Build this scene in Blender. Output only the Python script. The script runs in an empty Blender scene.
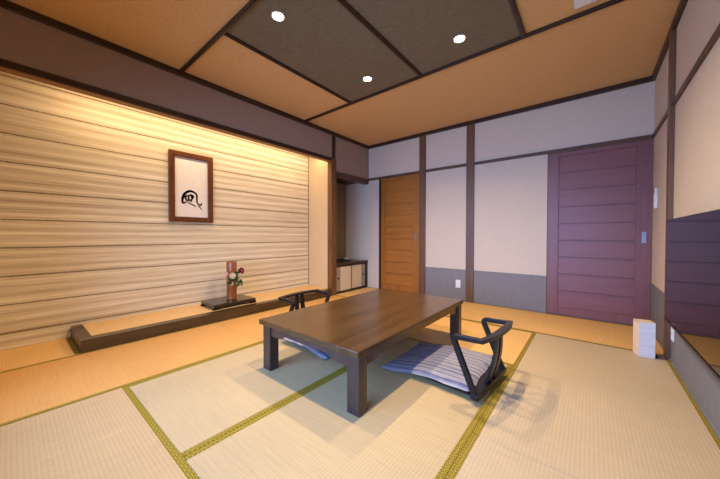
import bpy, bmesh, math, random
from mathutils import Vector, Matrix
random.seed(7)
scn = bpy.context.scene
C = scn.collection
PI = math.pi

# ------------------------------------------------------------------ room measures (metres)
W = 3.84          # width (x), left wall plane x=0, right wall x=W, back wall y=0, front wall y=FY
FY = -4.80
H = 2.70          # ceiling
HC = 2.645        # underside of the crown moulding
ALC = -0.60       # back plane of the alcove

# ------------------------------------------------------------------ materials
def lin(c):
    o = []
    for v in c:
        v = v / 255.0
        o.append(v / 12.92 if v <= 0.04045 else ((v + 0.055) / 1.055) ** 2.4)
    return (*o, 1.0)

class NT:
    def __init__(s, name):
        s.m = bpy.data.materials.new(name); s.m.use_nodes = True
        s.t = s.m.node_tree; s.n = s.t.nodes; s.l = s.t.links
        s.b = s.n['Principled BSDF']
        s.tc = s.n.new('ShaderNodeTexCoord')
    def node(s, kind, **kw):
        n = s.n.new(kind)
        for k, v in kw.items(): setattr(n, k, v)
        return n
    def val(s, sock, v):
        if hasattr(v, 'is_output') or isinstance(v, bpy.types.NodeSocket): s.l.new(v, sock)
        else: sock.default_value = v
    def math(s, op, a, b=0.0, c=0.0):
        n = s.node('ShaderNodeMath', operation=op)
        s.val(n.inputs[0], a); s.val(n.inputs[1], b); s.val(n.inputs[2], c)
        return n.outputs[0]
    def mapping(s, scale=(1, 1, 1), rot=(0, 0, 0)):
        n = s.node('ShaderNodeMapping'); s.l.new(s.tc.outputs['Object'], n.inputs[0])
        n.inputs['Scale'].default_value = scale; n.inputs['Rotation'].default_value = rot
        return n.outputs[0]
    def noise(s, scale, detail=3, vec=None, rough=0.5):
        n = s.node('ShaderNodeTexNoise'); n.inputs['Scale'].default_value = scale
        n.inputs['Detail'].default_value = detail; n.inputs['Roughness'].default_value = rough
        s.l.new(vec if vec is not None else s.tc.outputs['Object'], n.inputs['Vector'])
        return n.outputs['Fac']
    def ramp(s, fac, stops):
        n = s.node('ShaderNodeValToRGB'); s.l.new(fac, n.inputs[0])
        e = n.color_ramp.elements
        while len(e) < len(stops): e.new(0.5)
        for i, (p, c) in enumerate(stops): e[i].position = p; e[i].color = c
        return n.outputs[0]
    def mix(s, fac, a, b):
        n = s.node('ShaderNodeMix', data_type='RGBA')
        s.val(n.inputs['Factor'], fac); s.val(n.inputs[6], a); s.val(n.inputs[7], b)
        return n.outputs[2]
    def sep(s):
        n = s.node('ShaderNodeSeparateXYZ'); s.l.new(s.tc.outputs['Object'], n.inputs[0]); return n.outputs
    def bump(s, h, strength=0.2, dist=0.002):
        n = s.node('ShaderNodeBump'); n.inputs['Strength'].default_value = strength
        n.inputs['Distance'].default_value = dist
        s.l.new(h, n.inputs['Height']); s.l.new(n.outputs[0], s.b.inputs['Normal'])
    def fin(s, col, rough=0.6, spec=0.5, metal=0.0, coat=0.0):
        s.val(s.b.inputs['Base Color'], col); s.val(s.b.inputs['Roughness'], rough)
        s.b.inputs['Specular IOR Level'].default_value = spec
        s.b.inputs['Metallic'].default_value = metal
        s.b.inputs['Coat Weight'].default_value = coat
        s.b.inputs['Coat Roughness'].default_value = 0.15
        return s.m

def sc(c, f): return tuple(min(255, v * f) for v in c)

def plain(name, c, rough=0.5, var=0.06, scale=40, spec=0.5, metal=0.0, coat=0.0):
    t = NT(name)
    f = t.noise(scale, 3)
    col = t.ramp(f, [(0.3, lin(sc(c, 1 - var))), (0.7, lin(sc(c, 1 + var)))])
    return t.fin(col, rough, spec, metal, coat)

def cloth_paper(name, c, var=0.05):
    t = NT(name)
    a = t.noise(90, 2, t.mapping((1, 1, 0.12))); b = t.noise(90, 2, t.mapping((0.12, 0.12, 1)))
    k = t.noise(0.6, 1)
    f = t.math('ADD', t.math('MULTIPLY', a, 0.4), t.math('ADD', t.math('MULTIPLY', b, 0.4), t.math('MULTIPLY', k, 0.2)))
    col = t.ramp(f, [(0.38, lin(sc(c, 1 - var))), (0.62, lin(sc(c, 1 + var)))])
    t.bump(f, 0.15, 0.001)
    return t.fin(col, 0.85, 0.2)

def wood(name, c1, c2, axis='z', scale=9, rough=0.4, spec=0.5, coat=0.0, stretch=14, bump=0.08):
    t = NT(name)
    s = {'x': (1 / stretch, 1, 1), 'y': (1, 1 / stretch, 1), 'z': (1, 1, 1 / stretch)}[axis]
    v = t.mapping(tuple(q * scale for q in s))
    a = t.noise(2.2, 6, v, 0.62); b = t.noise(9, 4, v, 0.6)
    f = t.math('ADD', t.math('MULTIPLY', a, 0.65), t.math('MULTIPLY', b, 0.35))
    col = t.ramp(f, [(0.34, lin(c1)), (0.66, lin(c2))])
    t.bump(b, bump, 0.002)
    return t.fin(col, rough, spec, 0, coat)

def tatami(name, c, along):
    """woven rush: fine ribs running along the mat, short rush streaks across it"""
    t = NT(name)
    X, Y, Z = t.sep()
    u = Y if along == 'x' else X
    rib = t.math('SINE', t.math('MULTIPLY', u, 2 * PI / 0.0165))
    rib = t.math('MULTIPLY_ADD', rib, 0.5, 0.5)
    v = t.mapping((160, 5, 5) if along == 'x' else (5, 160, 5))
    n = t.noise(1.0, 3, v, 0.6)
    big = t.noise(1.1, 2)
    f = t.math('ADD', t.math('MULTIPLY', rib, 0.14), t.math('ADD', t.math('MULTIPLY', n, 0.5), t.math('MULTIPLY', big, 0.28)))
    col = t.ramp(f, [(0.25, lin(sc(c, 0.90))), (0.75, lin(sc(c, 1.07)))])
    t.bump(rib, 0.22, 0.0015)
    return t.fin(col, 0.55, 0.35)

def heri(name):
    t = NT(name)
    X, Y, Z = t.sep()
    k = 2 * PI / 0.0175
    def wv(ax, ay):
        return t.math('COSINE', t.math('ADD', t.math('MULTIPLY', X, ax * k), t.math('MULTIPLY', Y, ay * k)))
    s = t.math('ADD', wv(1, 0), t.math('ADD', wv(-0.5, 0.866), wv(-0.5, -0.866)))
    f = t.math('MULTIPLY_ADD', s, 1 / 4.5, 1 / 3)
    col = t.ramp(f, [(0.0, lin((176, 152, 54))), (0.20, lin((146, 122, 34))), (0.34, lin((70, 56, 8))), (0.6, lin((108, 88, 18))), (0.9, lin((160, 136, 44)))])
    return t.fin(col, 0.6, 0.3)

def striped_wall(name):
    t = NT(name)
    X, Y, Z = t.sep()
    wob = t.math('MULTIPLY', t.math('SUBTRACT', t.noise(1.3, 3), 0.5), 0.010)
    z = t.math('ADD', Z, wob)
    fine = t.noise(1.0, 3, t.mapping((3, 2.0, 120)), 0.6)
    band = t.noise(1.0, 2, t.mapping((1.5, 0.35, 24)), 0.5)
    rib = t.math('MULTIPLY_ADD', t.math('SINE', t.math('MULTIPLY', z, 2 * PI / 0.0826)), 0.5, 0.5)
    f = t.math('ADD', t.math('MULTIPLY', fine, 0.50), t.math('ADD', t.math('MULTIPLY', band, 0.36), t.math('MULTIPLY', rib, 0.14)))
    col = t.ramp(f, [(0.28, lin((170, 150, 120))), (0.44, lin((206, 188, 156))), (0.56, lin((224, 208, 176))), (0.70, lin((246, 234, 208)))])
    # dark thread lines every 0.25 m, ragged
    ph = t.math('FRACT', t.math('DIVIDE', t.math('SUBTRACT', z, 0.266), 0.2477))
    d = t.math('ABSOLUTE', t.math('SUBTRACT', ph, 0.5))
    rag = t.math('MULTIPLY', t.noise(1.0, 3, t.mapping((5, 70, 60)), 0.75), 0.066)
    line = t.math('LESS_THAN', d, t.math('SUBTRACT', rag, 0.012))
    col = t.mix(t.math('MULTIPLY', line, 0.75), col, lin((82, 66, 44)))
    t.bump(f, 0.25, 0.002)
    return t.fin(col, 0.8, 0.2)

def ceiling_fibre(name, c, var=0.09):
    t = NT(name)
    a = t.noise(60, 4, t.mapping((0.25, 1, 1), (0, 0, 0.5)), 0.65); b = t.noise(150, 2)
    f = t.math('ADD', t.math('MULTIPLY', a, 0.6), t.math('MULTIPLY', b, 0.4))
    col = t.ramp(f, [(0.35, lin(sc(c, 1 - var))), (0.65, lin(sc(c, 1 + var)))])
    return t.fin(col, 0.9, 0.15)

def cushion_cloth(name):
    t = NT(name)
    X, Y, Z = t.sep()
    wob = t.math('MULTIPLY', t.math('SUBTRACT', t.noise(7, 2), 0.5), 0.008)
    y = t.math('ADD', Y, wob)
    band = t.noise(1.0, 2, t.mapping((1, 42, 1)), 0.6)
    fine = t.noise(1.0, 3, t.mapping((14, 260, 14)), 0.6)
    f = t.math('ADD', t.math('MULTIPLY', band, 0.6), t.math('MULTIPLY', fine, 0.4))
    col = t.ramp(f, [(0.36, lin((92, 100, 132))), (0.48, lin((136, 136, 150))), (0.62, lin((170, 164, 168)))])
    ph = t.math('FRACT', t.math('DIVIDE', y, 0.052)); d = t.math('ABSOLUTE', t.math('SUBTRACT', ph, 0.5))
    l = t.math('LESS_THAN', d, t.math('MULTIPLY', t.noise(1.0, 2, t.mapping((9, 30, 1)), 0.6), 0.14))
    col = t.mix(t.math('MULTIPLY', l, 0.8), col, lin((52, 48, 66)))
    t.bump(fine, 0.3, 0.002)
    return t.fin(col, 0.9, 0.15)

def emit(name, c, s):
    t = NT(name)
    t.b.inputs['Base Color'].default_value = lin(c)
    t.b.inputs['Emission Color'].default_value = lin(c)
    t.b.inputs['Emission Strength'].default_value = s
    return t.m

M = {}
M['plaster'] = cloth_paper('wallpaper_woven', (208, 193, 172), 0.018)
M['dado'] = cloth_paper('wallpaper_dado_grey', (126, 124, 124), 0.04)
M['niche'] = cloth_paper('wallpaper_niche_olive', (132, 118, 96))
M['alcove_side'] = cloth_paper('wallpaper_alcove_side', (216, 186, 138), 0.02)
M['stripe'] = striped_wall('alcove_striped_wallpaper')
M['ceil'] = ceiling_fibre('ceiling_brown_board', (208, 168, 112), 0.04)
M['ceil_dark'] = ceiling_fibre('ceiling_dark_board', (116, 106, 84), 0.08)
for ax in 'xyz':
    M['rail_' + ax] = wood('rail_wood_' + ax, (68, 46, 30), (98, 70, 46), ax, 10, 0.42)
    M['dark_' + ax] = wood('dark_stained_wood_' + ax, (40, 25, 16), (66, 44, 30), ax, 10, 0.38)
    M['black_' + ax] = wood('black_stained_wood_' + ax, (20, 17, 18), (38, 33, 33), ax, 10, 0.3)
M['post'] = wood('post_wood', (86, 60, 40), (116, 84, 58), 'z', 11, 0.42)
M['warm_post'] = wood('alcove_post_wood', (92, 60, 30), (130, 88, 46), 'z', 11, 0.35)
M['lit_underside'] = wood('beam_lit_underside_wood', (120, 80, 34), (146, 100, 48), 'y', 9, 0.5)  # lighter wood colour carries the strip light on the beam's underside
M['door_a'] = wood('door_wood_amber', (146, 90, 28), (172, 110, 40), 'x', 7, 0.42)
M['door_a_stile'] = wood('door_wood_amber_upright', (142, 86, 28), (166, 106, 40), 'z', 7, 0.42)
M['door_b'] = wood('door_wood_cool_lit', (120, 74, 72), (133, 83, 79), 'x', 7, 0.42, bump=0.03)  # bluish window sheen mixed into this door's wood colour, boards and stiles
M['door_b_stile'] = wood('door_wood_cool_lit_upright', (114, 70, 68), (132, 84, 80), 'z', 7, 0.42)
M['table_y'] = wood('table_wood_y', (62, 44, 26), (92, 66, 38), 'y', 8, 0.22, 0.5, 0.0, 22, 0.04)
M['table_z'] = wood('table_wood_z', (48, 36, 32), (76, 58, 50), 'z', 8, 0.32, 0.5, 0.0, 16, 0.05)
M['chair'] = wood('chair_black_lacquer', (12, 11, 13), (24, 22, 26), 'z', 12, 0.36, 0.35)
M['base_frame'] = wood('alcove_base_wood', (44, 32, 18), (76, 56, 32), 'y', 9, 0.22, 0.6, 0.2)
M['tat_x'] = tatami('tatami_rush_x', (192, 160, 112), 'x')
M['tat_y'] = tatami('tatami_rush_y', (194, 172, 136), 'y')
M['tat_y2'] = tatami('tatami_rush_y_dimmed', (188, 164, 120), 'y')  # same rush darkened in colour to offset light spilling in near the window
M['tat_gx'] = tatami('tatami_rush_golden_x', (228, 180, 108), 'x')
M['tat_gy'] = tatami('tatami_rush_strip_lit_y', (212, 157, 86), 'y')  # orange of the alcove strip light partly mixed into this rush colour
M['heri'] = heri('tatami_border_brocade')
M['subfloor'] = plain('subfloor_board', (150, 120, 86), 0.7)
M['cushion'] = cushion_cloth('cushion_striped_cotton')
M['white'] = plain('white_plastic', (226, 224, 222), 0.35, 0.01)
M['offwhite'] = plain('offwhite_panel', (214, 196, 160), 0.7, 0.02)
M['fusuma_grey'] = plain('cabinet_door_grey_edge', (150, 138, 122), 0.7, 0.03)
M['paper'] = cloth_paper('calligraphy_paper', (232, 222, 208), 0.025)
M['ink'] = plain('ink', (42, 36, 30), 0.8, 0.1)
M['frame'] = wood('picture_frame_wood', (72, 38, 14), (112, 60, 24), 'z', 14, 0.3)
M['chrome'] = plain('brushed_steel', (150, 152, 156), 0.35, 0.03, 60, 0.5, 0.9)
M['black'] = plain('black_plastic', (14, 14, 16), 0.4, 0.02)
M['screen'] = plain('tv_glass', (6, 6, 8), 0.04, 0.0, 5, 0.5)
M['lacquer'] = plain('black_lacquer', (22, 19, 16), 0.18, 0.1, 10, 0.5, 0, 0.4)
M['bamboo'] = wood('smoked_bamboo', (118, 60, 20), (164, 92, 36), 'z', 16, 0.25, 0.5, 0.4, 20)
M['leaf'] = plain('leaf_green', (62, 92, 38), 0.5, 0.35, 40)
M['stem'] = plain('stem_green', (96, 104, 48), 0.6)
M['magenta'] = plain('petal_magenta', (168, 30, 76), 0.6, 0.15)
M['pink'] = plain('petal_pink', (238, 190, 196), 0.6, 0.05)
M['petal_white'] = plain('petal_white', (240, 232, 214), 0.6, 0.05)
M['cream_leaf'] = plain('cream_bud', (228, 208, 140), 0.6, 0.1)
def lamp_paper():
    t = NT('lantern_paper')
    n = t.noise(1.0, 4, t.mapping((5, 5, 70)), 0.6)
    col = t.ramp(n, [(0.3, lin((214, 208, 206))), (0.7, lin((236, 230, 226)))])
    t.bump(n, 0.4, 0.003)
    return t.fin(col, 0.8, 0.2)
M['lantern'] = lamp_paper()
M['lantern_frame'] = plain('lantern_frame_cream', (232, 210, 178), 0.6, 0.02)
M['lens'] = emit('downlight_lens', (255, 236, 200), 40)
M['led'] = emit('led_strip_lens', (255, 214, 150), 6)
M['sash'] = wood('window_sash_wood', (92, 60, 38), (124, 84, 54), 'z', 10, 0.45)
def glass():
    t = NT('window_glass')
    t.b.inputs['Base Color'].default_value = (1, 1, 1, 1)
    t.b.inputs['Roughness'].default_value = 0.0
    t.b.inputs['Transmission Weight'].default_value = 1.0
    t.b.inputs['IOR'].default_value = 1.02
    return t.m
M['glass'] = glass()
M['ground'] = plain('garden_gravel', (128, 124, 116), 0.9, 0.2, 30)

# ------------------------------------------------------------------ object helpers
def root_loc(o):
    v = Vector((0, 0, 0))
    while o is not None: v += o.location; o = o.parent
    return v

def empty(name, loc):
    o = bpy.data.objects.new(name, None); C.objects.link(o)
    o.empty_display_size = 0.05; o.location = loc
    return o

def tag(o, label=None, cat=None, group=None, kind=None):
    if label: o['label'] = label
    if cat: o['category'] = cat
    if group: o['group'] = group
    if kind: o['kind'] = kind
    return o

class MB:
    """collects world-space shapes, links them as one mesh object"""
    def __init__(s): s.bm = bmesh.new()
    def box(s, x0, x1, y0, y1, z0, z1, bev=0.0, seg=1):
        b = bmesh.new()
        bmesh.ops.create_cube(b, size=1.0)
        bmesh.ops.scale(b, vec=(abs(x1 - x0), abs(y1 - y0), abs(z1 - z0)), verts=b.verts)
        bmesh.ops.translate(b, vec=((x0 + x1) / 2, (y0 + y1) / 2, (z0 + z1) / 2), verts=b.verts)
        if bev: bmesh.ops.bevel(b, geom=b.edges[:], offset=bev, segments=seg, profile=0.5, affect='EDGES')
        return s.add(b)
    def add(s, b, mat=None):
        if mat is not None: bmesh.ops.transform(b, matrix=mat, verts=b.verts)
        me = bpy.data.meshes.new('t'); b.to_mesh(me); b.free(); s.bm.from_mesh(me); bpy.data.meshes.remove(me)
        return s
    def cyl(s, c, r0, r1, h, n=24, axis='z', bev=0.0):
        b = bmesh.new()
        bmesh.ops.create_cone(b, cap_ends=True, segments=n, radius1=r0, radius2=r1, depth=h)
        if bev: bmesh.ops.bevel(b, geom=[e for e in b.edges if abs(e.verts[0].co.z - e.verts[1].co.z) < 1e-6 and len(e.link_faces) == 2], offset=bev, segments=2, profile=0.5, affect='EDGES')
        m = Matrix.Translation(c)
        if axis == 'x': m = m @ Matrix.Rotation(PI / 2, 4, 'Y')
        if axis == 'y': m = m @ Matrix.Rotation(PI / 2, 4, 'X')
        return s.add(b, m)
    def prism(s, pts, axis, a0, a1, bev=0.0):
        """polygon pts (2D) extruded along axis; for 'y' pts are (x,z), for 'x' (y,z), for 'z' (x,y)"""
        b = bmesh.new()
        def P(p, a): return {'y': (p[0], a, p[1]), 'x': (a, p[0], p[1]), 'z': (p[0], p[1], a)}[axis]
        v0 = [b.verts.new(P(p, a0)) for p in pts]; v1 = [b.verts.new(P(p, a1)) for p in pts]
        b.faces.new(v0); b.faces.new(v1[::-1]); n = len(pts)
        for i in range(n): b.faces.new((v0[i], v0[(i + 1) % n], v1[(i + 1) % n], v1[i])[::-1])
        bmesh.ops.recalc_face_normals(b, faces=b.faces)
        if bev: bmesh.ops.bevel(b, geom=b.edges[:], offset=bev, segments=2, profile=0.5, affect='EDGES')
        return s.add(b)
    def sweep(s, path, prof, up=(0, 0, 1), taper=None):
        """sweep rectangle/loop prof [(a,b)] along path; a along side, b along up-ish"""
        b = bmesh.new(); rings = []
        path = [Vector(p) for p in path]; up = Vector(up)
        for i, p in enumerate(path):
            t = (path[min(i + 1, len(path) - 1)] - path[max(i - 1, 0)]).normalized()
            side = t.cross(up).normalized(); u = side.cross(t).normalized()
            k = taper[i] if taper else (1, 1)
            rings.append([b.verts.new(p + side * a * k[0] + u * c * k[1]) for a, c in prof])
        n = len(prof)
        for i in range(len(rings) - 1):
            for j in range(n): b.faces.new((rings[i][j], rings[i][(j + 1) % n], rings[i + 1][(j + 1) % n], rings[i + 1][j]))
        b.faces.new(rings[0][::-1]); b.faces.new(rings[-1])
        bmesh.ops.recalc_face_normals(b, faces=b.faces)
        return s.add(b)
    def tube(s, path, r, n=8):
        return s.sweep(path, [(r * math.cos(2 * PI * k / n), r * math.sin(2 * PI * k / n)) for k in range(n)], up=(0.13, 0.07, 0.99))
    def build(s, name, mat, parent=None, smooth=False):
        if parent is not None:
            bmesh.ops.translate(s.bm, vec=-root_loc(parent), verts=s.bm.verts)
        me = bpy.data.meshes.new(name); s.bm.to_mesh(me); s.bm.free()
        if smooth:
            for p in me.polygons: p.use_smooth = True
        me.materials.append(mat)
        o = bpy.data.objects.new(name, me); C.objects.link(o); o.parent = parent
        if smooth: me.set_sharp_from_angle(angle=0.6)
        return o

def rrect(a, b, r=0.003, n=2):
    out = []
    for cx, cy, st in ((a - r, b - r, 0), (-a + r, b - r, 90), (-a + r, -b + r, 180), (a - r, -b + r, 270)):
        for k in range(n + 1):
            t = math.radians(st + 90 * k / n); out.append((cx + r * math.cos(t), cy + r * math.sin(t)))
    return out

def struct(name, mb, mat, parent=None):
    o = mb.build(name, mat, parent)
    if parent is None: o['kind'] = 'structure'
    return o

def mesh_root(name, mb, mat, base, label, cat, group=None, smooth=False):
    """a thing that is one mesh: origin at its base"""
    bmesh.ops.translate(mb.bm, vec=-Vector(base), verts=mb.bm.verts)
    o = mb.build(name, mat, None, smooth); o.location = base
    return tag(o, label, cat, group)

def copy_tree(o, parent=None):
    c = o.copy(); C.objects.link(c); c.parent = parent
    for ch in list(o.children): copy_tree(ch, c)
    return c

# ================================================================== SETTING
struct('floor', MB().box(-0.7, W + 0.1, FY - 0.1, 0.1, -0.14, -0.05), M['subfloor'])

# ceiling: brown boards, two dark boards, battens between them
ceil = struct('ceiling', MB().box(-0.02, W + 0.1, FY - 0.1, 0.1, H, H + 0.1), M['ceil'])
YA, YB = -1.575, -3.215
for a, b in ((0.945, 1.905), (1.93, 2.86)):
    MB().box(a, b, YB + 0.015, YA - 0.015, H - 0.004, H).build('dark_board', M['ceil_dark'], ceil)
def batten(n, x0, x1, y0, y1):
    ax = 'x' if x1 - x0 > y1 - y0 else 'y'
    mb = MB().box(x0, x1, y0, y1, H - 0.022, H, 0.003)
    if ax == 'x': mb.box(x0, x1, (y0 + y1) / 2 - 0.006, (y0 + y1) / 2 + 0.006, H - 0.028, H - 0.02)
    else: mb.box((x0 + x1) / 2 - 0.006, (x0 + x1) / 2 + 0.006, y0, y1, H - 0.028, H - 0.02)
    return struct('trim_%d' % n, mb, M['dark_' + ax])
batten(1, 0.0, W, YA - 0.018, YA + 0.018)
batten(2, 0.0, W, YB - 0.018, YB + 0.018)
batten(3, 0.915, 0.951, YB + 0.018, YA - 0.018)
batten(4, 1.900, 1.936, YB + 0.018, YA - 0.018)
batten(5, 2.852, 2.888, YB + 0.018, YA - 0.018)

# crown moulding on the four sides
CW = 0.03
struct('trim_6', MB().box(0, W, -CW, 0, HC, H, 0.003), M['dark_x'])
struct('trim_7', MB().box(0, CW, FY + CW, -CW, HC, H, 0.003), M['dark_y'])
struct('trim_8', MB().box(W - CW, W, FY + CW, -CW, HC, H, 0.003), M['dark_y'])
struct('trim_9', MB().box(0, W, FY, FY + CW, HC, H, 0.003), M['dark_x'])

# back wall, with the openings of the two sliding doors left free
D1a, D1b, D2a, D2b, DT = 0.262, 1.09, 2.888, W - 0.0005, 2.04
T = 0.10
wb = MB()
wb.box(-0.62, D1a, 0, T, -0.05, DT).box(D1b, D2a, 0, T, -0.05, DT)
wb.box(-0.62, W + 0.1, 0, T, DT, H)
wb.box(D2b, W + 0.1, 0, T, -0.05, DT)
wb.box(D1a, D1b, 0.055, T, -0.05, DT).box(D2a, D2b, 0.055, T, -0.05, DT)
wback = struct('wall_back', wb, M['plaster'])
DADO = 0.48
MB().box(1.20, 1.866, -0.003, 0.0, 0, DADO).build('wainscot', M['dado'], wback)
MB().box(1.98, D2a, -0.003, 0.0, 0, DADO).build('wainscot', M['dado'], wback)
# head rail of the back wall + posts + door jamb
struct('trim_10', MB().box(0.0, 1.085, -0.016, 0.0, DT, DT + 0.042, 0.002).box(1.20, 1.866, -0.016, 0.0, DT, DT + 0.042, 0.002).box(1.98, W, -0.016, 0.0, DT, DT + 0.042, 0.002), M['rail_x'])
struct('trim_11', MB().box(1.085, 1.20, -0.022, 0.06, 0, HC, 0.003), M['post'])
struct('trim_12', MB().box(1.866, 1.98, -0.022, 0.06, 0, HC, 0.003), M['post'])
struct('trim_13', MB().box(D1a - 0.004, D1a + 0.034, -0.012, 0.05, 0, DT, 0.002), M['dark_z'])

# left wall above the alcove and the niche
wl = MB()
wl.box(-0.06, 0.0, -0.91, 0, 2.07, H).box(-0.06, 0.0, FY, -0.99, 2.27, H)
wleft = struct('wall_left', wl, cloth_paper('wallpaper_lintel_greige', (158, 138, 122), 0.03))
struct('trim_14', MB().box(-0.075, 0.012, FY, -1.0, 2.222, 2.272, 0.003), M['dark_y'])          # alcove beam
struct('trim_15', MB().box(-0.088, -0.0752, FY, -1.0, 2.215, 2.36).box(-0.075, 0.004, FY, -1.0, 2.214, 2.2225), M['lit_underside'])
struct('trim_16', MB().box(-0.095, 0.004, -0.998, -0.880, 0, 2.27, 0.006, 2), M['warm_post'])   # alcove post
struct('trim_17', MB().box(-0.05, 0.008, -0.985, -0.91, 2.27, HC, 0.003), M['dark_z'])
struct('trim_18', MB().box(-0.09, 0.010, -0.880, 0.0, 1.978, 2.070, 0.003), M['rail_y'])        # niche header
struct('trim_19', MB().box(0.0, 0.006, -0.006, 0.0, 2.082, HC), M['dark_z'])

# alcove
walc = struct('wall_alcove', MB().box(ALC - 0.1, ALC, FY, -0.975, -0.05, 2.55), M['stripe'])
struct('wall_partition', MB().box(ALC, -0.09, -0.975, -0.925, -0.05, 2.55), M['alcove_side'])
struct('trim_20', MB().box(ALC, ALC + 0.006, -0.981, -0.975, 0.12, 2.50), M['dark_z'])
struct('ceiling_alcove', MB().box(ALC, -0.06, FY, -0.925, 2.46, 2.52), M['alcove_side'])
# niche
struct('wall_niche', MB().box(ALC - 0.02, -0.575, -0.925, 0.0, -0.05, 2.2), M['niche'])
struct('ceiling_niche', MB().box(-0.575, -0.06, -0.925, 0.0, 2.03, 2.07), M['dark_y'])

# right wall
wr = MB().box(W, W + T, FY - 0.1, 0.0, -0.05, H)
wright = struct('wall_right', wr, M['plaster'])
MB().box(W - 0.003, W, -0.90, -0.0, 0, DADO + 0.01).box(W - 0.003, W, FY, -0.99, 0, DADO + 0.01).build('wainscot', M['dado'], wright)
struct('trim_21', MB().box(W - 0.016, W, -0.90, -0.016, DT, DT + 0.042, 0.002).box(W - 0.016, W, FY, -0.99, DT, DT + 0.042, 0.002), M['rail_y'])
struct('trim_22', MB().box(W - 0.030, W, -0.99, -0.90, 0, HC, 0.003), M['post'])
struct('trim_23', MB().box(W - 0.012, W - 0.003, -0.899, -0.012, 0, 0.012), M['dado'])
struct('trim_24', MB().box(W - 0.012, W - 0.003, FY, -0.991, 0, 0.012), M['dado'])

# front wall behind the camera, with a wide garden window
WX0, WX1, WZ0, WZ1 = 0.55, 3.45, 0.35, 2.0
wf = MB()
wf.box(-0.7, WX0, FY - 0.1, FY, -0.05, H).box(WX1, W, FY - 0.1, FY, -0.05, H)
wf.box(WX0, WX1, FY - 0.1, FY, -0.05, WZ0).box(WX0, WX1, FY - 0.1, FY, WZ1, H)
struct('wall_front', wf, M['plaster'])
win = MB()
win.box(WX0, WX1, FY - 0.08, FY - 0.03, WZ0, WZ0 + 0.05).box(WX0, WX1, FY - 0.08, FY - 0.03, WZ1 - 0.05, WZ1)
for x in (WX0, (WX0 + WX1) / 2 - 0.025, WX1 - 0.05):
    win.box(x, x + 0.05, FY - 0.079, FY - 0.031, WZ0 + 0.05, WZ1 - 0.05)
wn = struct('window_1', win, M['sash'])
struct('floor_garden', MB().box(-5, 9, FY - 10, FY - 0.3, -0.5, -0.4), M['ground'])

# ------------------------------------------------------------------ sliding doors
def sliding_door(n, x0, x1, mat_p, mat_s, hx, hz):
    z1 = 2.035; y0, y1 = 0.006, 0.042
    xa, xb = x0 + 0.088 if n == 1 else x0 + 0.118, x1 - 0.128
    top = 1.985; step = (top - 0.10) / 9
    # stiles and rails
    fr = MB()
    fr.box(x0, xa, y0, y1, 0.003, z1, 0.002).box(xb, x1, y0, y1, 0.003, z1, 0.002)
    fr.box(xa, xb, y0, y1, 0.003, 0.10, 0.002).box(xa, xb, y0, y1, top, z1, 0.002)
    d = struct('door_%d' % n, fr, mat_s)
    for k in range(9):
        z = 0.10 + k * step
        b = MB()
        # each board leans back towards its top and shows a shadow line beneath the one above
        b.prism([(y0 + 0.012, z + 0.008), (y0 + 0.016, z + step - 0.001), (y1 - 0.004, z + step - 0.001), (y1 - 0.004, z + 0.008)], 'x', xa, xb)
        b.box(xa, xb, y0 + 0.003, y1 - 0.004, z - 0.001, z + 0.007, 0.0015)
        b.build('board', mat_p, d)
    # recessed pull
    h = MB()
    w, hh = 0.018, 0.060
    h.box(hx - w, hx - w + 0.005, y0 - 0.003, y0 + 0.001, hz - hh, hz + hh).box(hx + w - 0.005, hx + w, y0 - 0.003, y0 + 0.001, hz - hh, hz + hh)
    h.box(hx - w + 0.005, hx + w - 0.005, y0 - 0.003, y0 + 0.001, hz - hh, hz - hh + 0.005).box(hx - w + 0.005, hx + w - 0.005, y0 - 0.003, y0 + 0.001, hz + hh - 0.005, hz + hh)
    h.box(hx - w + 0.005, hx + w - 0.005, y0 - 0.0012, y0 + 0.001, hz - hh + 0.005, hz + hh - 0.005)
    o = h.build('door_handle', M['chrome'], d); o['label'] = 'steel recessed pull'
    return d
sliding_door(1, D1a + 0.035, D1b - 0.006, M['door_a'], M['door_a_stile'], 1.01, 0.965)
sliding_door(2, D2a + 0.002, D2b - 0.002, M['door_b'], M['door_b_stile'], 3.775, 0.98)

# ------------------------------------------------------------------ tatami mats
HW = 0.031
def mat(x0, x1, y0, y1, m, label, edges=None):
    """edges: list of 'x0','x1','y0','y1' sides that carry a brocade border"""
    g = 0.0012
    x0 += g; x1 -= g; y0 += g; y1 -= g
    t = empty('tatami_mat', ((x0 + x1) / 2, (y0 + y1) / 2, -0.05))
    tag(t, label, 'tatami mat', 'tatami mats laid over the floor')
    MB().box(x0, x1, y0, y1, -0.05, -0.0012, 0.0015).build('rush_surface', M[m], t)
    for e in edges:
        b = {'x0': (x0, x0 + HW, y0, y1), 'x1': (x1 - HW, x1, y0, y1), 'y0': (x0, x1, y0, y0 + HW), 'y1': (x0, x1, y1 - HW, y1)}[e]
        MB().box(*b, -0.002, 0.0).build('cloth_border', M['heri'], t)
    return t
G = 0.957
X1, X2, X3 = 0.952, 1.915, 2.873
Y1, Y2, Y3, Y4 = -0.945, -1.925, -2.880, -3.865
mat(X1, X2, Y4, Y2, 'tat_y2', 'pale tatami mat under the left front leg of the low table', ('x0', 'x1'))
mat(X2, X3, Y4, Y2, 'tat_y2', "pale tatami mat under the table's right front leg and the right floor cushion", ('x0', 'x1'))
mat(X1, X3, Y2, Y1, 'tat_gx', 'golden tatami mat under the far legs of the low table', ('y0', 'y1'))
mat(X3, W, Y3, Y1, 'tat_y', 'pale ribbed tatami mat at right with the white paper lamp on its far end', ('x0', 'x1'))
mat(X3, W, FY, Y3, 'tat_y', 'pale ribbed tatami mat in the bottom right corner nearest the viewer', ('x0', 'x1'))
mat(X1, X3, FY, Y4, 'tat_x', 'pale ribbed tatami mat at bottom left, laid crosswise nearest the viewer', ('y0', 'y1'))
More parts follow.
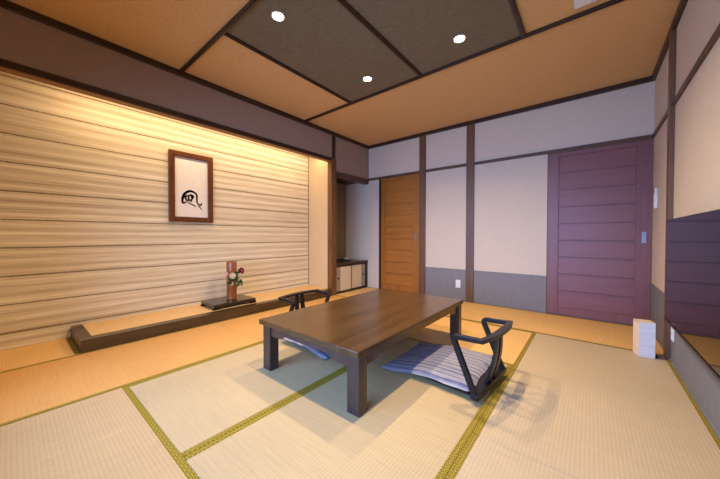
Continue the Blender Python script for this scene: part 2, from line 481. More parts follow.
mat(0, X1, Y3, Y1, 'tat_gy', 'golden-lit tatami mat along the alcove base behind the far floor chair', ('x0', 'x1'))
mat(0, X1, FY, Y3, 'tat_gy', 'golden-lit tatami mat along the alcove at left, near end by the viewer', ('x0', 'x1'))
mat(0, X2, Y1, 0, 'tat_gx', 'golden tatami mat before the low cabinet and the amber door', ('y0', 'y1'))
mat(X2, W, Y1, 0, 'tat_gx', 'golden tatami mat along the foot of the cool-lit brown sliding door', ('y0', 'y1'))
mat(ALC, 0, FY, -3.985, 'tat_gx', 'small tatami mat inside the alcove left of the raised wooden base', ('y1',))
struct('floor_niche', MB().box(ALC, 0, -3.985, 0, -0.05, 0.0), M['subfloor'])

# ================================================================== RAISED ALCOVE BASE
BZ = 0.108
base = empty('alcove_platform', (-0.295, -2.49, 0))
tag(base, 'long low alcove platform of dark wood with golden tatami top under the picture', 'platform')
MB().box(-0.075, 0.015, -3.985, -1.002, 0.0, BZ, 0.003).build('front_beam', M['base_frame'], base)
MB().box(ALC + 0.002, -0.075, -3.985, -3.905, 0.0, BZ, 0.003).build('end_beam', wood('alcove_end_wood', (44, 32, 18), (76, 56, 32), 'x', 9, 0.25, 0.6), base)
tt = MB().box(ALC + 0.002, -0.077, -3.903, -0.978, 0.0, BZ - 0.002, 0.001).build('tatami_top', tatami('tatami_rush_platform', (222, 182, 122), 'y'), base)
MB().box(-0.092, -0.077, -3.903, -0.978, BZ - 0.004, BZ - 0.001).build('cloth_border', M['heri'], tt)

# ------------------------------------------------------------------ low cabinet in the niche
cab = empty('low_cabinet', (-0.29, -0.46, 0))
tag(cab, 'low dark wooden cabinet with two cream sliding doors in the niche behind the alcove post', 'cabinet')
CT = 0.518
cx1 = -0.012; ya, yb = -0.92, -0.004
MB().box(-0.573, cx1 + 0.012, ya, yb, CT - 0.034, CT, 0.003).build('cabinet_top', wood('cabinet_top_wood', (44, 34, 26), (74, 58, 44), 'y', 9, 0.3), cab)
body = MB()
body.box(-0.573, cx1, ya, ya + 0.03, 0.0, CT - 0.034).box(-0.573, cx1, yb - 0.032, yb, 0.0, CT - 0.034)
body.box(-0.573, cx1, ya + 0.03, yb - 0.032, 0.0, 0.022).box(-0.573, -0.555, ya + 0.03, yb - 0.032, 0.022, CT - 0.034)
body.box(-0.04, cx1, ya + 0.03, yb - 0.032, CT - 0.052, CT - 0.034)
body.build('cabinet_body', M['dark_z'], cab)
ym = -0.478
def cab_door(y0, y1, xo, pull_at_low):
    f = MB(); z0, z1 = 0.024, CT - 0.054
    f.box(xo - 0.016, xo, y0, y0 + 0.012, z0, z1).box(xo - 0.016, xo, y1 - 0.012, y1, z0, z1)
    f.box(xo - 0.016, xo, y0 + 0.012, y1 - 0.012, z0, z0 + 0.012).box(xo - 0.016, xo, y0 + 0.012, y1 - 0.012, z1 - 0.012, z1)
    d = f.build('cabinet_door', M['black_z'], cab)
    s = 0.118
    a, b = (y0 + 0.012 + s, y1 - 0.012) if pull_at_low else (y0 + 0.012, y1 - 0.012 - s)
    MB().box(xo - 0.012, xo - 0.004, a, b, z0 + 0.012, z1 - 0.012).build('panel', M['offwhite'], d)
    a2, b2 = (y0 + 0.012, a) if pull_at_low else (b, y1 - 0.012)
    MB().box(xo - 0.012, xo - 0.004, a2, b2, z0 + 0.012, z1 - 0.012).build('edge_panel', M['fusuma_grey'], d)
    MB().cyl((xo - 0.002, (a2 + b2) / 2, 0.26), 0.017, 0.017, 0.008, 20, 'x').build('pull', M['black'], d)
cab_door(ya + 0.03, ym + 0.008, cx1 - 0.004, True)
cab_door(ym - 0.008, yb - 0.032, cx1 - 0.022, False)

# things on the cabinet
tr = MB()
tr.box(-0.47, -0.16, -0.72, -0.34, CT, CT + 0.008, 0.003)
tr.box(-0.47, -0.455, -0.72, -0.34, CT + 0.004, CT + 0.026, 0.003).box(-0.175, -0.16, -0.72, -0.34, CT + 0.004, CT + 0.026, 0.003)
tr.box(-0.455, -0.175, -0.72, -0.705, CT + 0.004, CT + 0.026, 0.003).box(-0.455, -0.175, -0.355, -0.34, CT + 0.004, CT + 0.026, 0.003)
mesh_root('serving_tray', tr, M['lacquer'], (-0.315, -0.53, CT), 'black tray lying on top of the low niche cabinet', 'tray')
bw = bmesh.new()
prof = [(0.001, 0.004), (0.026, 0.004), (0.03, 0.0), (0.034, 0.004), (0.052, 0.02), (0.062, 0.036), (0.058, 0.036), (0.048, 0.022), (0.03, 0.009), (0.001, 0.008)]
vs = [[bw.verts.new((r * math.cos(2 * PI * k / 28), r * math.sin(2 * PI * k / 28), z)) for k in range(28)] for r, z in prof]
for i in range(len(prof) - 1):
    for k in range(28): bw.faces.new((vs[i][k], vs[i][(k + 1) % 28], vs[i + 1][(k + 1) % 28], vs[i + 1][k]))
bw.faces.new(vs[0][::-1]); bw.faces.new(vs[-1]); bmesh.ops.recalc_face_normals(bw, faces=bw.faces)
mesh_root('white_dish', MB().add(bw, Matrix.Translation((-0.34, -0.245, CT))), M['white'], (-0.34, -0.245, CT), 'small white dish beside the black tray on the niche cabinet', 'dish', smooth=True)

# ================================================================== LOW TABLE
TX0, TX1, TY0, TY1, TZ = 1.412, 2.370, -3.182, -1.565, 0.373
tb = empty('low_table', ((TX0 + TX1) / 2, (TY0 + TY1) / 2, 0))
tag(tb, 'low rectangular dark brown wooden table with square legs in the middle of the tatami', 'table')
MB().box(TX0, TX1, TY0, TY1, TZ - 0.036, TZ, 0.004, 2).build('tabletop', M['table_y'], tb)
LG = 0.088; LD = 0.076; IN = 0.027
lx = (TX0 + 0.014, TX1 - 0.014 - LG); ly = (TY0 + IN, TY1 - 0.006 - LD)
for x in lx:
    for y in ly:
        MB().box(x, x + LG, y, y + LD, 0.0, TZ - 0.036, 0.004, 2).build('leg', M['table_z'], tb)
def apron(a0, a1):
    zt = TZ - 0.037; zl, zh = zt - 0.078, zt - 0.050
    pts = [(a0, zt), (a0, zl), (a0 + 0.10, zl), (a0 + 0.12, zl + 0.005), (a0 + 0.14, zl + 0.018), (a0 + 0.165, zh),
           (a1 - 0.165, zh), (a1 - 0.14, zl + 0.018), (a1 - 0.12, zl + 0.005), (a1 - 0.10, zl), (a1, zl), (a1, zt)]
    return pts
for y in (TY0 + IN + 0.010, TY1 - 0.044):
    MB().prism(apron(lx[0] + LG, lx[1]), 'y', y, y + 0.024).build('apron', M['table_z'], tb)
for x in (TX0 + IN + 0.010, TX1 - 0.022 - 0.034):
    MB().prism(apron(ly[0] + LD, ly[1]), 'x', x, x + 0.024).build('apron', M['table_y'], tb)

# ================================================================== LEGLESS FLOOR CHAIRS
def make_chair(cx, cy):
    """local frame: the bowed back is at x=0, arms reach towards -x, width along y"""
    root = empty('floor_chair', (cx, cy, 0))
    hw = 0.243
    m = M['chair']
    def V(x, y, z): return Vector((cx + x, cy + y, z))
    # thin seat board on two low runners, hidden under the cushion
    MB().box(cx - 0.40, cx - 0.046, cy - hw + 0.018, cy + hw - 0.018, 0.030, 0.041, 0.002).build('seat_board', m, root)
    for q in (-0.13, 0.13):
        MB().box(cx - 0.38, cx - 0.08, cy + q - 0.018, cy + q + 0.018, 0.0, 0.030).build('runner', m, root)
    MB().box(cx - 0.048, cx, cy - hw - 0.014, cy + hw + 0.014, 0.028, 0.062, 0.005, 2).build('base_bar', m, root)
    for sg in (-1, 1):
        y = sg * hw
        a = V(-0.024, y, 0.052); b = V(-0.164, y, 0.370); c = V(0.026, y, 0.386)
        d1 = (b - a).normalized(); d2 = (c - b).normalized()
        e1 = b - d1 * 0.048
        MB().sweep([a, a.lerp(e1, 0.5), e1], rrect(0.0145, 0.0165, 0.004), up=(1, 0, 0.44)).build('leg', m, root)
        q1 = b + Vector((-0.016, 0, 0.016)); q2 = b + d2 * 0.055 + Vector((0, 0, 0.003))
        path = [e1 * (1 - t / 8) ** 2 + q1 * 2 * (t / 8) * (1 - t / 8) + q2 * (t / 8) ** 2 for t in range(9)] + [c]
        # profile carried round the bend in the x-z plane
        b_ = bmesh.new(); rings = []
        for k, p in enumerate(path):
            t = (path[min(k + 1, len(path) - 1)] - path[max(k - 1, 0)]).normalized()
            n = Vector((-t.z, 0, t.x)); sd = Vector((0, 1, 0))
            f = 1.0 if k < 9 else 0.9
            rings.append([b_.verts.new(p + sd * u + n * w * f) for u, w in rrect(0.0145, 0.0155, 0.004)])
        nn = len(rings[0])
        for k in range(len(rings) - 1):
            for q in range(nn): b_.faces.new((rings[k][q], rings[k][(q + 1) % nn], rings[k + 1][(q + 1) % nn], rings[k + 1][q]))
        b_.faces.new(rings[0][::-1]); b_.faces.new(rings[-1]); bmesh.ops.recalc_face_normals(b_, faces=b_.faces)
        MB().add(b_).build('armrest', m, root)
    # back rail: a wide flat bow joining the two arms
    b = bmesh.new(); n = 18; rings = []
    for k in range(n + 1):
        t = -1 + 2 * k / n
        y = t * (hw + 0.024)
        xo = 0.034 + 0.038 * (1 - abs(t) ** 2.3); wd = 0.036 + 0.016 * (1 - t * t)
        z = 0.389 + 0.003 * (1 - t * t); th = 0.012
        rings.append([b.verts.new(V(xo - wd, y, z - th)), b.verts.new(V(xo - 0.004, y, z - th)), b.verts.new(V(xo, y, z + th)), b.verts.new(V(xo - wd, y, z + th - 0.003))])
    for i in range(n):
        for j in range(4): b.faces.new((rings[i][j], rings[i][(j + 1) % 4], rings[i + 1][(j + 1) % 4], rings[i + 1][j]))
    b.faces.new(rings[0]); b.faces.new(rings[-1][::-1]); bmesh.ops.recalc_face_normals(b, faces=b.faces)
    bmesh.ops.bevel(b, geom=[e for e in b.edges], offset=0.002, segments=1, affect='EDGES')
    MB().add(b).build('back_rail', m, root)
    # two curved back slats with a slit between, narrowing upwards
    for sg in (-1, 1):
        path = []; tp = []
        for k in range(11):
            t = k / 10
            path.append(V(-0.026 + 0.054 * t + 0.016 * math.sin(PI * t), sg * (0.050 - 0.018 * t), 0.058 + t * (0.380 - 0.058)))
            tp.append((1.0 - 0.42 * t, 1.0))
        MB().sweep(path, rrect(0.032, 0.009, 0.003), up=(1, 0, 0.15), taper=tp).build('back_slat', m, root)
    return root
ch = make_chair(2.853, -2.385); ch.rotation_euler = (0, 0, math.radians(-5.0))
tag(ch, 'black wooden legless floor chair with bowed back rail, right of the low table', 'floor chair', 'floor chairs at the low table')
ch2 = copy_tree(ch); ch2.location = (1.02, -2.46, 0); ch2.rotation_euler = (0, 0, PI + math.radians(3))
ch2['label'] = 'black wooden legless floor chair half hidden beyond the low table, before the alcove'

def cushion(cx, cy, sx, sy, label, seed, lift):
    rnd = random.Random(seed)
    b = bmesh.new(); n = 26
    def thick(u, v):
        e = max(0.0, 1 - max(abs(u), abs(v)) ** 7)
        return 0.006 + 0.026 * (e ** 0.55) * (1 - 0.15 * (u * u + v * v))
    top = {}; bot = {}
    ph = [rnd.random() * 6 for _ in range(4)]
    for i in range(n + 1):
        for j in range(n + 1):
            u = -1 + 2 * i / n; v = -1 + 2 * j / n
            # sides sag a little between pointed corners
            x = u * sx / 2 * (1 - 0.035 * (1 - v * v) * u * u) + 0.004 * math.sin(9 * v + ph[0]) * abs(u) ** 4
            y = v * sy / 2 * (1 - 0.035 * (1 - u * u) * v * v) + 0.005 * math.sin(11 * u + ph[1]) * abs(v) ** 4
            h = thick(u, v) + 0.0025 * math.sin(7 * u + ph[2]) * math.cos(5 * v + ph[3]) * (1 - max(abs(u), abs(v)) ** 4)
            top[i, j] = b.verts.new((cx + x, cy + y, max(h, 0.004) + lift(x)))
            bot[i, j] = b.verts.new((cx + x, cy + y, 0.0013 + lift(x))) if 0 < i < n and 0 < j < n else None
    for i in range(n):
        for j in range(n):
            b.faces.new((top[i, j], top[i + 1, j], top[i + 1, j + 1], top[i, j + 1]))
            q = [bot[a, c] or top[a, c] for a, c in ((i, j), (i, j + 1), (i + 1, j + 1), (i + 1, j))]
            b.faces.new(q)
    bmesh.ops.recalc_face_normals(b, faces=b.faces)
    return mesh_root('floor_cushion', MB().add(b), M['cushion'], (cx, cy, 0.0), label, 'cushion', 'striped floor cushions', True)
def ramp_(t): t = max(0.0, min(1.0, t)); return t * t * (3 - 2 * t)
cushion(2.440, -2.270, 0.67, 0.66, 'grey-blue striped floor cushion in front of the right floor chair', 1, lambda x: 0.040 * ramp_((x + 0.30) / 0.34))
cushion(1.400, -2.440, 0.60, 0.68, 'grey-blue striped floor cushion glimpsed under the left side of the low table', 2, lambda x: 0.040 * ramp_((0.30 - x) / 0.30))

# ================================================================== ALCOVE THINGS
# display board with scrolled feet
tray = empty('display_board', (-0.285, -2.575, BZ))
tag(tray, 'black lacquered display board with scroll feet on the alcove platform', 'display board')
dy0, dy1, dx0, dx1 = -2.845, -2.305, -0.465, -0.105
MB().box(dx0, dx1, dy0, dy1, BZ + 0.030, BZ + 0.062, 0.005, 2).build('board_top', M['lacquer'], tray)
for s, y in ((-1, dy0 + 0.003), (1, dy1 - 0.003)):
    pts = [(y, BZ + 0.042), (y, BZ + 0.03), (y + s * 0.012, BZ + 0.022), (y + s * 0.012, BZ + 0.006), (y, BZ), (y - s * 0.075, BZ), (y - s * 0.088, BZ + 0.014), (y - s * 0.11, BZ + 0.026), (y - s * 0.13, BZ + 0.042)]
    for x in (dx0 + 0.004, dx1 - 0.034):
        MB().prism(pts, 'x', x, x + 0.03, 0.0015).build('foot', M['lacquer'], tray)

vz = BZ + 0.062
vx, vy, vr = -0.285, -2.540, 0.063
vase = empty('bamboo_vase', (vx, vy, vz))
tag(vase, 'tall reddish brown bamboo tube vase standing on the black display board', 'vase')
VH = 0.485
b = bmesh.new(); N = 32
prof = [(0.0, 0.002), (vr - 0.004, 0.0), (vr, 0.004), (vr * 0.985, 0.10), (vr * 0.985, 0.198), (vr * 1.03, 0.206), (vr * 0.99, 0.216), (vr * 0.98, 0.35), (vr * 0.99, VH - 0.004), (vr - 0.003, VH), (vr - 0.009, VH), (vr - 0.010, 0.24), (0.0, 0.238)]
rs = []
for r, z in prof:
    rs.append([b.verts.new((vx + r * math.cos(2 * PI * k / N), vy + r * math.sin(2 * PI * k / N), vz + z)) for k in range(N)] if r > 0 else [b.verts.new((vx, vy, vz + z))])
for i in range(len(prof) - 1):
    for k in range(N):
        A, B = rs[i], rs[i + 1]; k2 = (k + 1) % N
        if len(A) == 1: b.faces.new((A[0], B[k2], B[k]))
        elif len(B) == 1: b.faces.new((A[k], A[k2], B[0]))
        else: b.faces.new((A[k], A[k2], B[k2], B[k]))
bmesh.ops.recalc_face_normals(b, faces=b.faces)
MB().add(b).build('tube', M['bamboo'], vase, True)
# black insert painting the shade of a slot where the flowers are set
MB().prism([(vy - 0.030, vz + 0.285), (vy + 0.030, vz + 0.285), (vy + 0.034, vz + 0.31), (vy + 0.026, vz + 0.335), (vy - 0.026, vz + 0.335), (vy - 0.034, vz + 0.31)], 'x', vx + vr - 0.014, vx + vr + 0.0005).build('slot_shade', M['black'], vase)

def petals(mb, c, nrm, r, n, layers, cup=0.35):
    nrm = Vector(nrm).normalized(); a = nrm.orthogonal().normalized(); d = nrm.cross(a)
    for L in range(layers):
        rr = r * (1 - 0.27 * L)
        for k in range(n):
            t = 2 * PI * (k + 0.5 * L) / n
            dr = a * math.cos(t) + d * math.sin(t); sd = nrm.cross(dr)
            b = bmesh.new()
            ctr = Vector(c) + nrm * 0.004 * L
            P = []
            for u, w in ((0.05, 0.12), (0.4, 0.36), (0.75, 0.42), (1.0, 0.18)):
                h = nrm * rr * (cup + 0.25 * L) * u * u
                P.append((ctr + dr * rr * u - sd * rr * w + h, ctr + dr * rr * u + h * 0.85, ctr + dr * rr * u + sd * rr * w + h))
            vv = [[b.verts.new(q) for q in row] for row in P]
            for i in range(3):
                for j in range(2): b.faces.new((vv[i][j], vv[i][j + 1], vv[i + 1][j + 1], vv[i + 1][j]))
            g = bmesh.ops.solidify(b, geom=b.faces[:], thickness=0.0012)
            mb.add(b)
    return mb
so = Vector((vx + vr - 0.004, vy, vz + 0.32))   # where the stems leave the slot
def flower(pos, nrm, r, m, n, layers, label, cat='flower'):
    pos = Vector(pos)
    t = empty('cut_flower', tuple(so)); tag(t, label, cat, 'flowers in the bamboo vase')
    mid = so.lerp(pos, 0.5) + Vector((0.012, 0, -0.006))
    MB().tube([so, mid, pos], 0.0016, 6).build('stem', M['stem'], t)
    petals(MB(), pos, nrm, r, n, layers).build('blossom', M[m], t)
    b = bmesh.new(); bmesh.ops.create_icosphere(b, subdivisions=2, radius=r * 0.24)
    MB().add(b, Matrix.Translation(pos + Vector(nrm).normalized() * r * 0.25)).build('flower_centre', M['cream_leaf'], t, True)
flower((-0.165, -2.475, vz + 0.372), (1, 0.1, 0.3), 0.038, 'magenta', 8, 4, 'magenta flower at the upper right of the bamboo vase arrangement')
flower((-0.190, -2.657, vz + 0.345), (1, -0.4, 0.2), 0.026, 'pink', 6, 2, 'small pink flower at the left edge of the bamboo vase')
flower((-0.160, -2.593, vz + 0.315), (1, -0.1, 0.35), 0.040, 'petal_white', 8, 3, 'larger white flower at the middle of the bamboo vase arrangement')
flower((-0.160, -2.611, vz + 0.225), (1, -0.1, -0.1), 0.028, 'petal_white', 7, 3, 'smaller white flower low at the bottom of the vase arrangement')
# leafy sprig
sp = empty('leafy_sprig', tuple(so)); tag(sp, 'dark green leafy sprig spreading in front of the bamboo vase', 'foliage')
ends = [(-0.15, -2.545, vz + 0.275), (-0.16, -2.500, vz + 0.35), (-0.15, -2.505, vz + 0.225), (-0.15, -2.630, vz + 0.26)]
st = MB()
for e in ends: st.tube([so, so.lerp(Vector(e), 0.5) + Vector((0.015, 0, -0.004)), Vector(e)], 0.0018, 6)
st.build('stem', M['stem'], sp)
lf = MB(); rl = random.Random(3)
def leaf(mb, p, d, L, wd):
    d = Vector(d).normalized(); nn = Vector((1, rl.uniform(-.4, .4), rl.uniform(-.3, .6))).normalized(); sd = d.cross(nn).normalized()
    nn = sd.cross(d)
    b = bmesh.new(); rows = []
    for u, w in ((0, 0.05), (0.25, 0.75), (0.5, 1.0), (0.78, 0.62), (1, 0.04)):
        c = Vector(p) + d * L * u - nn * L * 0.25 * u * u
        rows.append([b.verts.new(c - sd * wd * w + nn * wd * 0.25 * w), b.verts.new(c), b.verts.new(c + sd * wd * w + nn * wd * 0.25 * w)])
    for i in range(4):
        for j in range(2): b.faces.new((rows[i][j], rows[i][j + 1], rows[i + 1][j + 1], rows[i + 1][j]))
    bmesh.ops.solidify(b, geom=b.faces[:], thickness=0.0008)
    mb.add(b)
for e in ends:
    for k in range(9):
        a = rl.uniform(0, 2 * PI)
        p = Vector(e) + Vector((rl.uniform(-0.01, 0.014), rl.uniform(-0.018, 0.018), rl.uniform(-0.018, 0.018)))
        leaf(lf, p, (rl.uniform(-0.1, 0.5), math.cos(a), math.sin(a)), rl.uniform(0.036, 0.056), rl.uniform(0.012, 0.018))
lf.build('leaves', M['leaf'], sp)
# pale spray at the right
pb = empty('bud_spray', tuple(so)); tag(pb, 'thin spray of pale yellow buds reaching right of the bamboo vase', 'foliage')
bs = MB(); bm_ = MB()
for e in ((-0.16, -2.430, vz + 0.265), (-0.155, -2.445, vz + 0.30), (-0.16, -2.470, vz + 0.235)):
    e = Vector(e); bs.tube([so, so.lerp(e, 0.5) + Vector((0.02, 0, 0.005)), e], 0.0012, 6)
    for k in range(6):
        b = bmesh.new(); bmesh.ops.create_icosphere(b, subdivisions=2, radius=rl.uniform(0.004, 0.0075))
        bm_.add(b, Matrix.Translation(so.lerp(e, 0.65 + 0.07 * k) + Vector((rl.uniform(0, .012), rl.uniform(-.006, .006), rl.uniform(-.012, .012)))))
bs.build('stem', M['stem'], pb); bm_.build('buds', M['cream_leaf'], pb, True)

# framed calligraphy
FY0, FY1, FZ0, FZ1 = -3.150, -2.642, 1.163, 2.022
fx = ALC
pic = empty('picture_frame', (fx, (FY0 + FY1) / 2, FZ0)); tag(pic, 'dark wooden upright frame with black brush writing on cream paper, hung on the striped wall', 'picture')
fw = 0.062
f = MB()
f.box(fx + 0.001, fx + 0.036, FY0, FY0 + fw, FZ0, FZ1, 0.004).box(fx + 0.001, fx + 0.036, FY1 - fw, FY1, FZ0, FZ1, 0.004)
f.box(fx + 0.001, fx + 0.0355, FY0 + fw - 0.002, FY1 - fw + 0.002, FZ0, FZ0 + fw, 0.004).box(fx + 0.001, fx + 0.0355, FY0 + fw - 0.002, FY1 - fw + 0.002, FZ1 - fw, FZ1, 0.004)
f.build('frame', M['frame'], pic)
pp = MB().box(fx + 0.004, fx + 0.010, FY0 + fw - 0.003, FY1 - fw + 0.003, FZ0 + fw - 0.003, FZ1 - fw + 0.003).build('paper', M['paper'], pic)
ink = MB()
IY0, IY1, IZ0, IZ1 = FY0 + fw, FY1 - fw, FZ0 + fw, FZ1 - fw
def stroke(pts, ws):
    """pts in paper units (0..1 across, 0..1 up)"""
    P = []
    # resample with Catmull-Rom
    q = [pts[0]] + list(pts) + [pts[-1]]; w = [ws[0]] + list(ws) + [ws[-1]]
    for i in range(1, len(q) - 2):
        for k in range(8):
            t = k / 8
            def cr(a, b, c, d): return 0.5 * ((2 * b) + (-a + c) * t + (2 * a - 5 * b + 4 * c - d) * t * t + (-a + 3 * b - 3 * c + d) * t ** 3)
            P.append((cr(q[i - 1][0], q[i][0], q[i + 1][0], q[i + 2][0]), cr(q[i - 1][1], q[i][1], q[i + 1][1], q[i + 2][1]), cr(w[i - 1], w[i], w[i + 1], w[i + 2])))
    P.append((*q[-2], w[-2]))
    b = bmesh.new(); L = []; R = []
    for i, (a, c, wd) in enumerate(P):
        y = IY0 + a * (IY1 - IY0); z = IZ0 + c * (IZ1 - IZ0)
        j, k = max(i - 1, 0), min(i + 1, len(P) - 1)
        ty = (P[k][0] - P[j][0]) * (IY1 - IY0); tz = (P[k][1] - P[j][1]) * (IZ1 - IZ0); l = math.hypot(ty, tz) or 1
        wd = wd * random.uniform(0.95, 1.3)
        L.append(b.verts.new((fx + 0.0106, y - tz / l * wd, z + ty / l * wd))); R.append(b.verts.new((fx + 0.0106, y + tz / l * wd, z - ty / l * wd)))
    for i in range(len(P) - 1): b.faces.new((L[i], L[i + 1], R[i + 1], R[i]))
    bmesh.ops.solidify(b, geom=b.faces[:], thickness=0.0006)
    ink.add(b)
def s(px, py): # crop pixels of the writing -> paper units
    return (((175 + px / 13.68) - 176) / 31.8, (217.6 - (180 + py / 13.68)) / 60.0)
stroke([s(150, 320), s(115, 318), s(112, 285), s(120, 235), s(150, 185), s(200, 152), s(255, 158), s(295, 190), s(300, 235), s(300, 290), s(325, 325), s(355, 335), s(362, 300)],
       [0.006, 0.010, 0.011, 0.014, 0.015, 0.013, 0.011, 0.010, 0.009, 0.008, 0.008, 0.009, 0.003])
stroke([s(105, 300), s(125, 322), s(160, 300)], [0.008, 0.012, 0.003])
stroke([s(130, 245), s(165, 225), s(215, 210), s(250, 225), s(235, 255)], [0.005, 0.010, 0.009, 0.012, 0.004])
stroke([s(150, 215), s(150, 250), s(165, 290)], [0.012, 0.011, 0.005])
stroke([s(195, 225), s(190, 265), s(205, 300)], [0.006, 0.010, 0.005])
stroke([s(228, 205), s(235, 250), s(220, 305)], [0.008, 0.011, 0.004])
stroke([s(150, 285), s(190, 280), s(240, 265)], [0.005, 0.008, 0.004])
stroke([s(160, 300), s(210, 325), s(255, 345), s(295, 368)], [0.004, 0.006, 0.007, 0.002])
stroke([s(305, 330), s(340, 370), s(380, 412)], [0.003, 0.006, 0.001])
stroke([s(210, 195), s(255, 205)], [0.006, 0.002])
o = ink.build('brush_writing', M['ink'], pp)

# ================================================================== RIGHT SIDE
# television
TVX = 3.735; ty0, ty1, tz0, tz1 = -2.68, -1.470, 0.420, 1.110
tv = empty('television', (W - 0.02, (ty0 + ty1) / 2, tz0)); tag(tv, 'large flat black glossy television mounted on the right wall', 'television')
MB().box(TVX + 0.002, TVX + 0.034, ty0, ty1, tz0, tz1, 0.004).build('casing', M['black'], tv)
MB().box(TVX, TVX + 0.003, ty0 + 0.007, ty1 - 0.007, tz0 + 0.020, tz1 - 0.007).build('screen', M['screen'], tv)
MB().box(TVX - 0.004, TVX + 0.0005, ty0, ty1, tz0, tz0 + 0.016, 0.001).build('bezel', M['black'], tv)
MB().box(TVX + 0.034, W - 0.001, (ty0 + ty1) / 2 - 0.2, (ty0 + ty1) / 2 + 0.2, tz0 + 0.2, tz1 - 0.2).build('wall_bracket', M['black'], tv)
# light switch / outlet plates
def plate(loc, axis, w, h, label, sockets):
    x, y, z = loc
    t = empty('wall_plate', loc); tag(t, label, 'wall plate')
    if axis == 'y':
        MB().box(x - w / 2, x + w / 2, y - 0.009, y, z - h / 2, z + h / 2, 0.002).build('cover', M['white'], t)
        for k in sockets: MB().box(x - w * 0.28, x + w * 0.28, y - 0.0125, y - 0.009, z + k - 0.016, z + k + 0.016, 0.001).build('socket', M['white'], t)
    else:
        MB().box(x - 0.009, x, y - w / 2, y + w / 2, z - h / 2, z + h / 2, 0.002).build('cover', M['white'], t)
        for k in sockets: MB().box(x - 0.0125, x - 0.009, y - w * 0.28, y + w * 0.28, z + k - 0.016, z + k + 0.016, 0.001).build('socket', M['white'], t)
plate((1.749, -0.003, 0.255), 'y', 0.075, 0.122, 'white double outlet plate on the grey dado between the two brown posts', (0.024, -0.024))
plate((W - 0.003, -1.085, 0.228), 'x', 0.07, 0.10, 'white outlet plate on the right wall dado just beneath the television edge', (0.024, -0.024))
# remote control in a wall holder
rh = empty('remote_holder', (W, -0.25, 1.26)); tag(rh, 'white wall holder with a slim white remote on the right wall beside the cool-lit door', 'remote control holder')
MB().box(W - 0.024, W - 0.0005, -0.275, -0.205, 1.275, 1.415, 0.003).build('holder_cup', M['white'], rh)
rc = MB().box(W - 0.020, W - 0.006, -0.265, -0.215, 1.30, 1.485, 0.004).build('remote', M['white'], rh)
MB().box(W - 0.0215, W - 0.0198, -0.258, -0.222, 1.435, 1.474).build('display', M['fusuma_grey'], rc)
MB().box(W - 0.006, W - 0.0005, -0.262, -0.222, 1.40, 1.475, 0.001).build('back_plate', M['white'], rh)

# white paper floor lamp
lb = Vector((3.642, -1.092, 0)); ang = math.radians(14)
ux = Vector((math.cos(ang), math.sin(ang), 0)); uy = Vector((-math.sin(ang), math.cos(ang), 0))
lw, ld, lh = 0.104, 0.104, 0.292
lamp = empty('floor_lamp', tuple(lb + ux * lw / 2 + uy * ld / 2)); tag(lamp, 'small white box-shaped paper lamp standing on the tatami by the right wall post', 'lamp')
def obox(mb, a0, a1, c0, c1, z0, z1, bev=0.0):
    b = bmesh.new(); bmesh.ops.create_cube(b, size=1.0)
    bmesh.ops.scale(b, vec=(a1 - a0, c1 - c0, z1 - z0), verts=b.verts)
    if bev: bmesh.ops.bevel(b, geom=b.edges[:], offset=bev, segments=1, affect='EDGES')
    mtx = Matrix.Translation(lb + ux * (a0 + a1) / 2 + uy * (c0 + c1) / 2 + Vector((0, 0, (z0 + z1) / 2))) @ Matrix.Rotation(ang, 4, 'Z')
    return mb.add(b, mtx)
obox(MB(), 0.004, lw - 0.001, 0.0, ld - 0.004, 0.008, lh - 0.006).build('paper_shade', M['lantern'], lamp)
fm = MB()
obox(fm, 0.0, 0.004, 0.001, ld, 0.0, lh, 0.001); obox(fm, 0.0, lw, 0.001, ld, lh - 0.006, lh, 0.001)
obox(fm, 0.0, lw, 0.001, ld, 0.0, 0.008, 0.001); obox(fm, 0.0, lw, ld - 0.004, ld, 0.0, lh, 0.001)
fm.build('frame', M['lantern_frame'], lamp)
cp = [lb + ux * lw + uy * 0.06 + Vector((-0.002, 0, 0.010)), lb + ux * (lw + 0.02) + uy * 0.075 + Vector((0, 0, 0.012)), Vector((3.785, -1.03, 0.006)), Vector((3.81, -1.035, 0.006))]
MB().tube(cp, 0.0032, 8).build('power_cord', M['black'], lamp)
obox(MB(), lw + 0.002, lw + 0.030, 0.03, 0.075, 0.002, 0.024, 0.003).build('plug_block', M['black'], lamp)

# ================================================================== CEILING FITTINGS
def downlight(x, y):
    t = empty('ceiling_light', (x, y, H - 0.004))
    b = bmesh.new(); N = 32; z = H - 0.004
    prof = [(0.052, z), (0.052, z - 0.004), (0.044, z - 0.006), (0.040, z - 0.002), (0.040, z)]
    rs = [[b.verts.new((x + r * math.cos(2 * PI * k / N), y + r * math.sin(2 * PI * k / N), q)) for k in range(N)] for r, q in prof]
    for i in range(4):
        for k in range(N): b.faces.new((rs[i][k], rs[i][(k + 1) % N], rs[i + 1][(k + 1) % N], rs[i + 1][k]))
    bmesh.ops.recalc_face_normals(b, faces=b.faces)
    MB().add(b).build('trim_ring', M['white'], t, True)
    MB().cyl((x, y, z - 0.002), 0.0398, 0.0398, 0.003, 28).build('lens', M['lens'], t)
    return t
LP = [((1.432, -3.02), 'round downlight in the left dark ceiling board, the nearer one'),
      ((1.432, -1.885), 'round downlight in the left dark ceiling board, the far one by the back batten'),
      ((2.432, -1.885), 'round downlight in the right dark ceiling board, by the back batten'),
      ((2.432, -3.02), 'round downlight in the right dark ceiling board, nearer the viewer')]
d0 = None
for (x, y), lab in LP:
    if d0 is None: d = d0 = downlight(x, y)
    else: d = copy_tree(d0); d.location = (x, y, H - 0.004)
    tag(d, lab, 'ceiling light', 'round downlights in the dark ceiling boards')

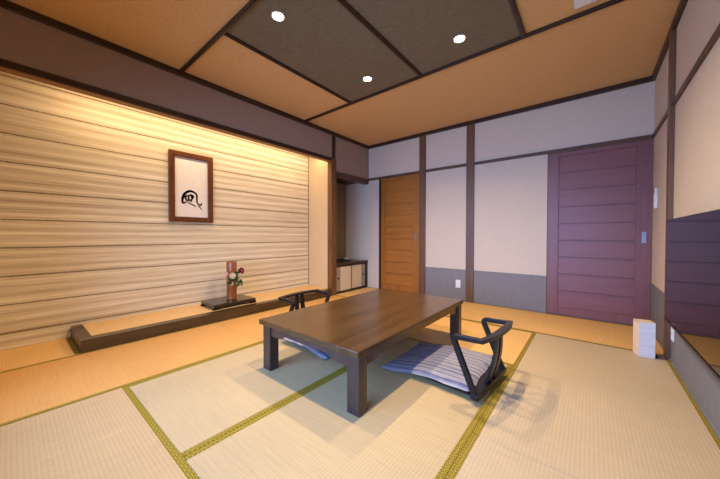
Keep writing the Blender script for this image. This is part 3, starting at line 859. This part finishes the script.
# ceiling air unit: white louvred box
ac = empty('ceiling_vent', (3.43, -1.92, H)); tag(ac, 'white ceiling air conditioner grille at the top right beside the batten', 'air conditioner')
ax0, ax1, ay0, ay1 = 3.215, 3.66, -2.58, -1.675
fr = MB(); z0, z1 = H - 0.018, H
e = 0.06
fr.box(ax0, ax1, ay1 - e, ay1, z0, z1, 0.002).box(ax0, ax1, ay0, ay0 + e, z0, z1, 0.002)
fr.box(ax0, ax0 + e, ay0 + e, ay1 - e, z0, z1, 0.002).box(ax1 - e, ax1, ay0 + e, ay1 - e, z0, z1, 0.002)
fr.build('panel_frame', M['white'], ac)
gr = MB()
for k in range(14):
    y = ay0 + e + (k + 0.5) * (ay1 - ay0 - 2 * e) / 14
    gr.box(ax0 + e, ax1 - e, y - 0.018, y + 0.018, H - 0.014, H - 0.009)
gr.build('grille', M['white'], ac)
MB().box(ax0 + 0.10, ax0 + 0.135, ay1 - 0.045, ay1 - 0.025, z0 - 0.001, z0 + 0.001).build('badge', plain('badge_blue', (70, 90, 180), 0.4), ac)

# ================================================================== LIGHT
def area(name, loc, rot, sx, sy, power, col, shape='RECTANGLE', spread=PI):
    l = bpy.data.lights.new(name, 'AREA'); l.shape = shape; l.size = sx
    if shape in ('RECTANGLE', 'ELLIPSE'): l.size_y = sy
    l.energy = power; l.color = col; l.spread = spread
    o = bpy.data.objects.new(name, l); C.objects.link(o); o.location = loc; o.rotation_euler = rot
    return o
for (x, y), _ in LP:
    area('downlight_lamp', (x, y, H - 0.0085), (0, 0, 0), 0.076, 0.076, 20.5, (1.0, 0.77, 0.49), 'DISK', 2.4)
# warm strip hidden behind the alcove beam
area('alcove_strip_light', (-0.19, -2.5, 2.42), (0, math.radians(28), 0), 0.03, 3.0, 23, (1.0, 0.75, 0.47))
# daylight: sky outside the window
area('window_daylight', ((WX0 + WX1) / 2, FY - 0.35, (WZ0 + WZ1) / 2 + 0.1), (math.radians(76), 0, 0), 3.0, 1.8, 125, (0.24, 0.46, 1.0), 'RECTANGLE', 2.1)
w = bpy.data.worlds.new('sky'); scn.world = w; w.use_nodes = True
bg = w.node_tree.nodes['Background']
bg.inputs[0].default_value = (0.45, 0.58, 1.0, 1); bg.inputs[1].default_value = 0.6

# ================================================================== CAMERA
cam = bpy.data.cameras.new('camera'); co = bpy.data.objects.new('camera', cam); C.objects.link(co)
cam.sensor_fit = 'HORIZONTAL'; cam.sensor_width = 36.0; cam.lens = 284.12 / 720 * 36; cam.clip_start = 0.02
yaw, pit, rol = 0.68310, -0.01507, 0.00149
fwd = Vector((-math.sin(yaw) * math.cos(pit), math.cos(yaw) * math.cos(pit), math.sin(pit)))
rt = Vector((math.cos(yaw), math.sin(yaw), 0)); up = rt.cross(fwd)
R_ = rt * math.cos(rol) + up * math.sin(rol); U_ = up * math.cos(rol) - rt * math.sin(rol)
co.matrix_world = Matrix(((R_.x, U_.x, -fwd.x, 3.3308), (R_.y, U_.y, -fwd.y, -4.3440), (R_.z, U_.z, -fwd.z, 1.0), (0, 0, 0, 1)))
scn.camera = co
vs_ = scn.view_settings
scn.display_settings.display_device = 'sRGB'
vs_.view_transform = 'Standard'; vs_.look = 'None'; vs_.gamma = 1.0; vs_.use_curve_mapping = False
vs_.exposure = 0.0
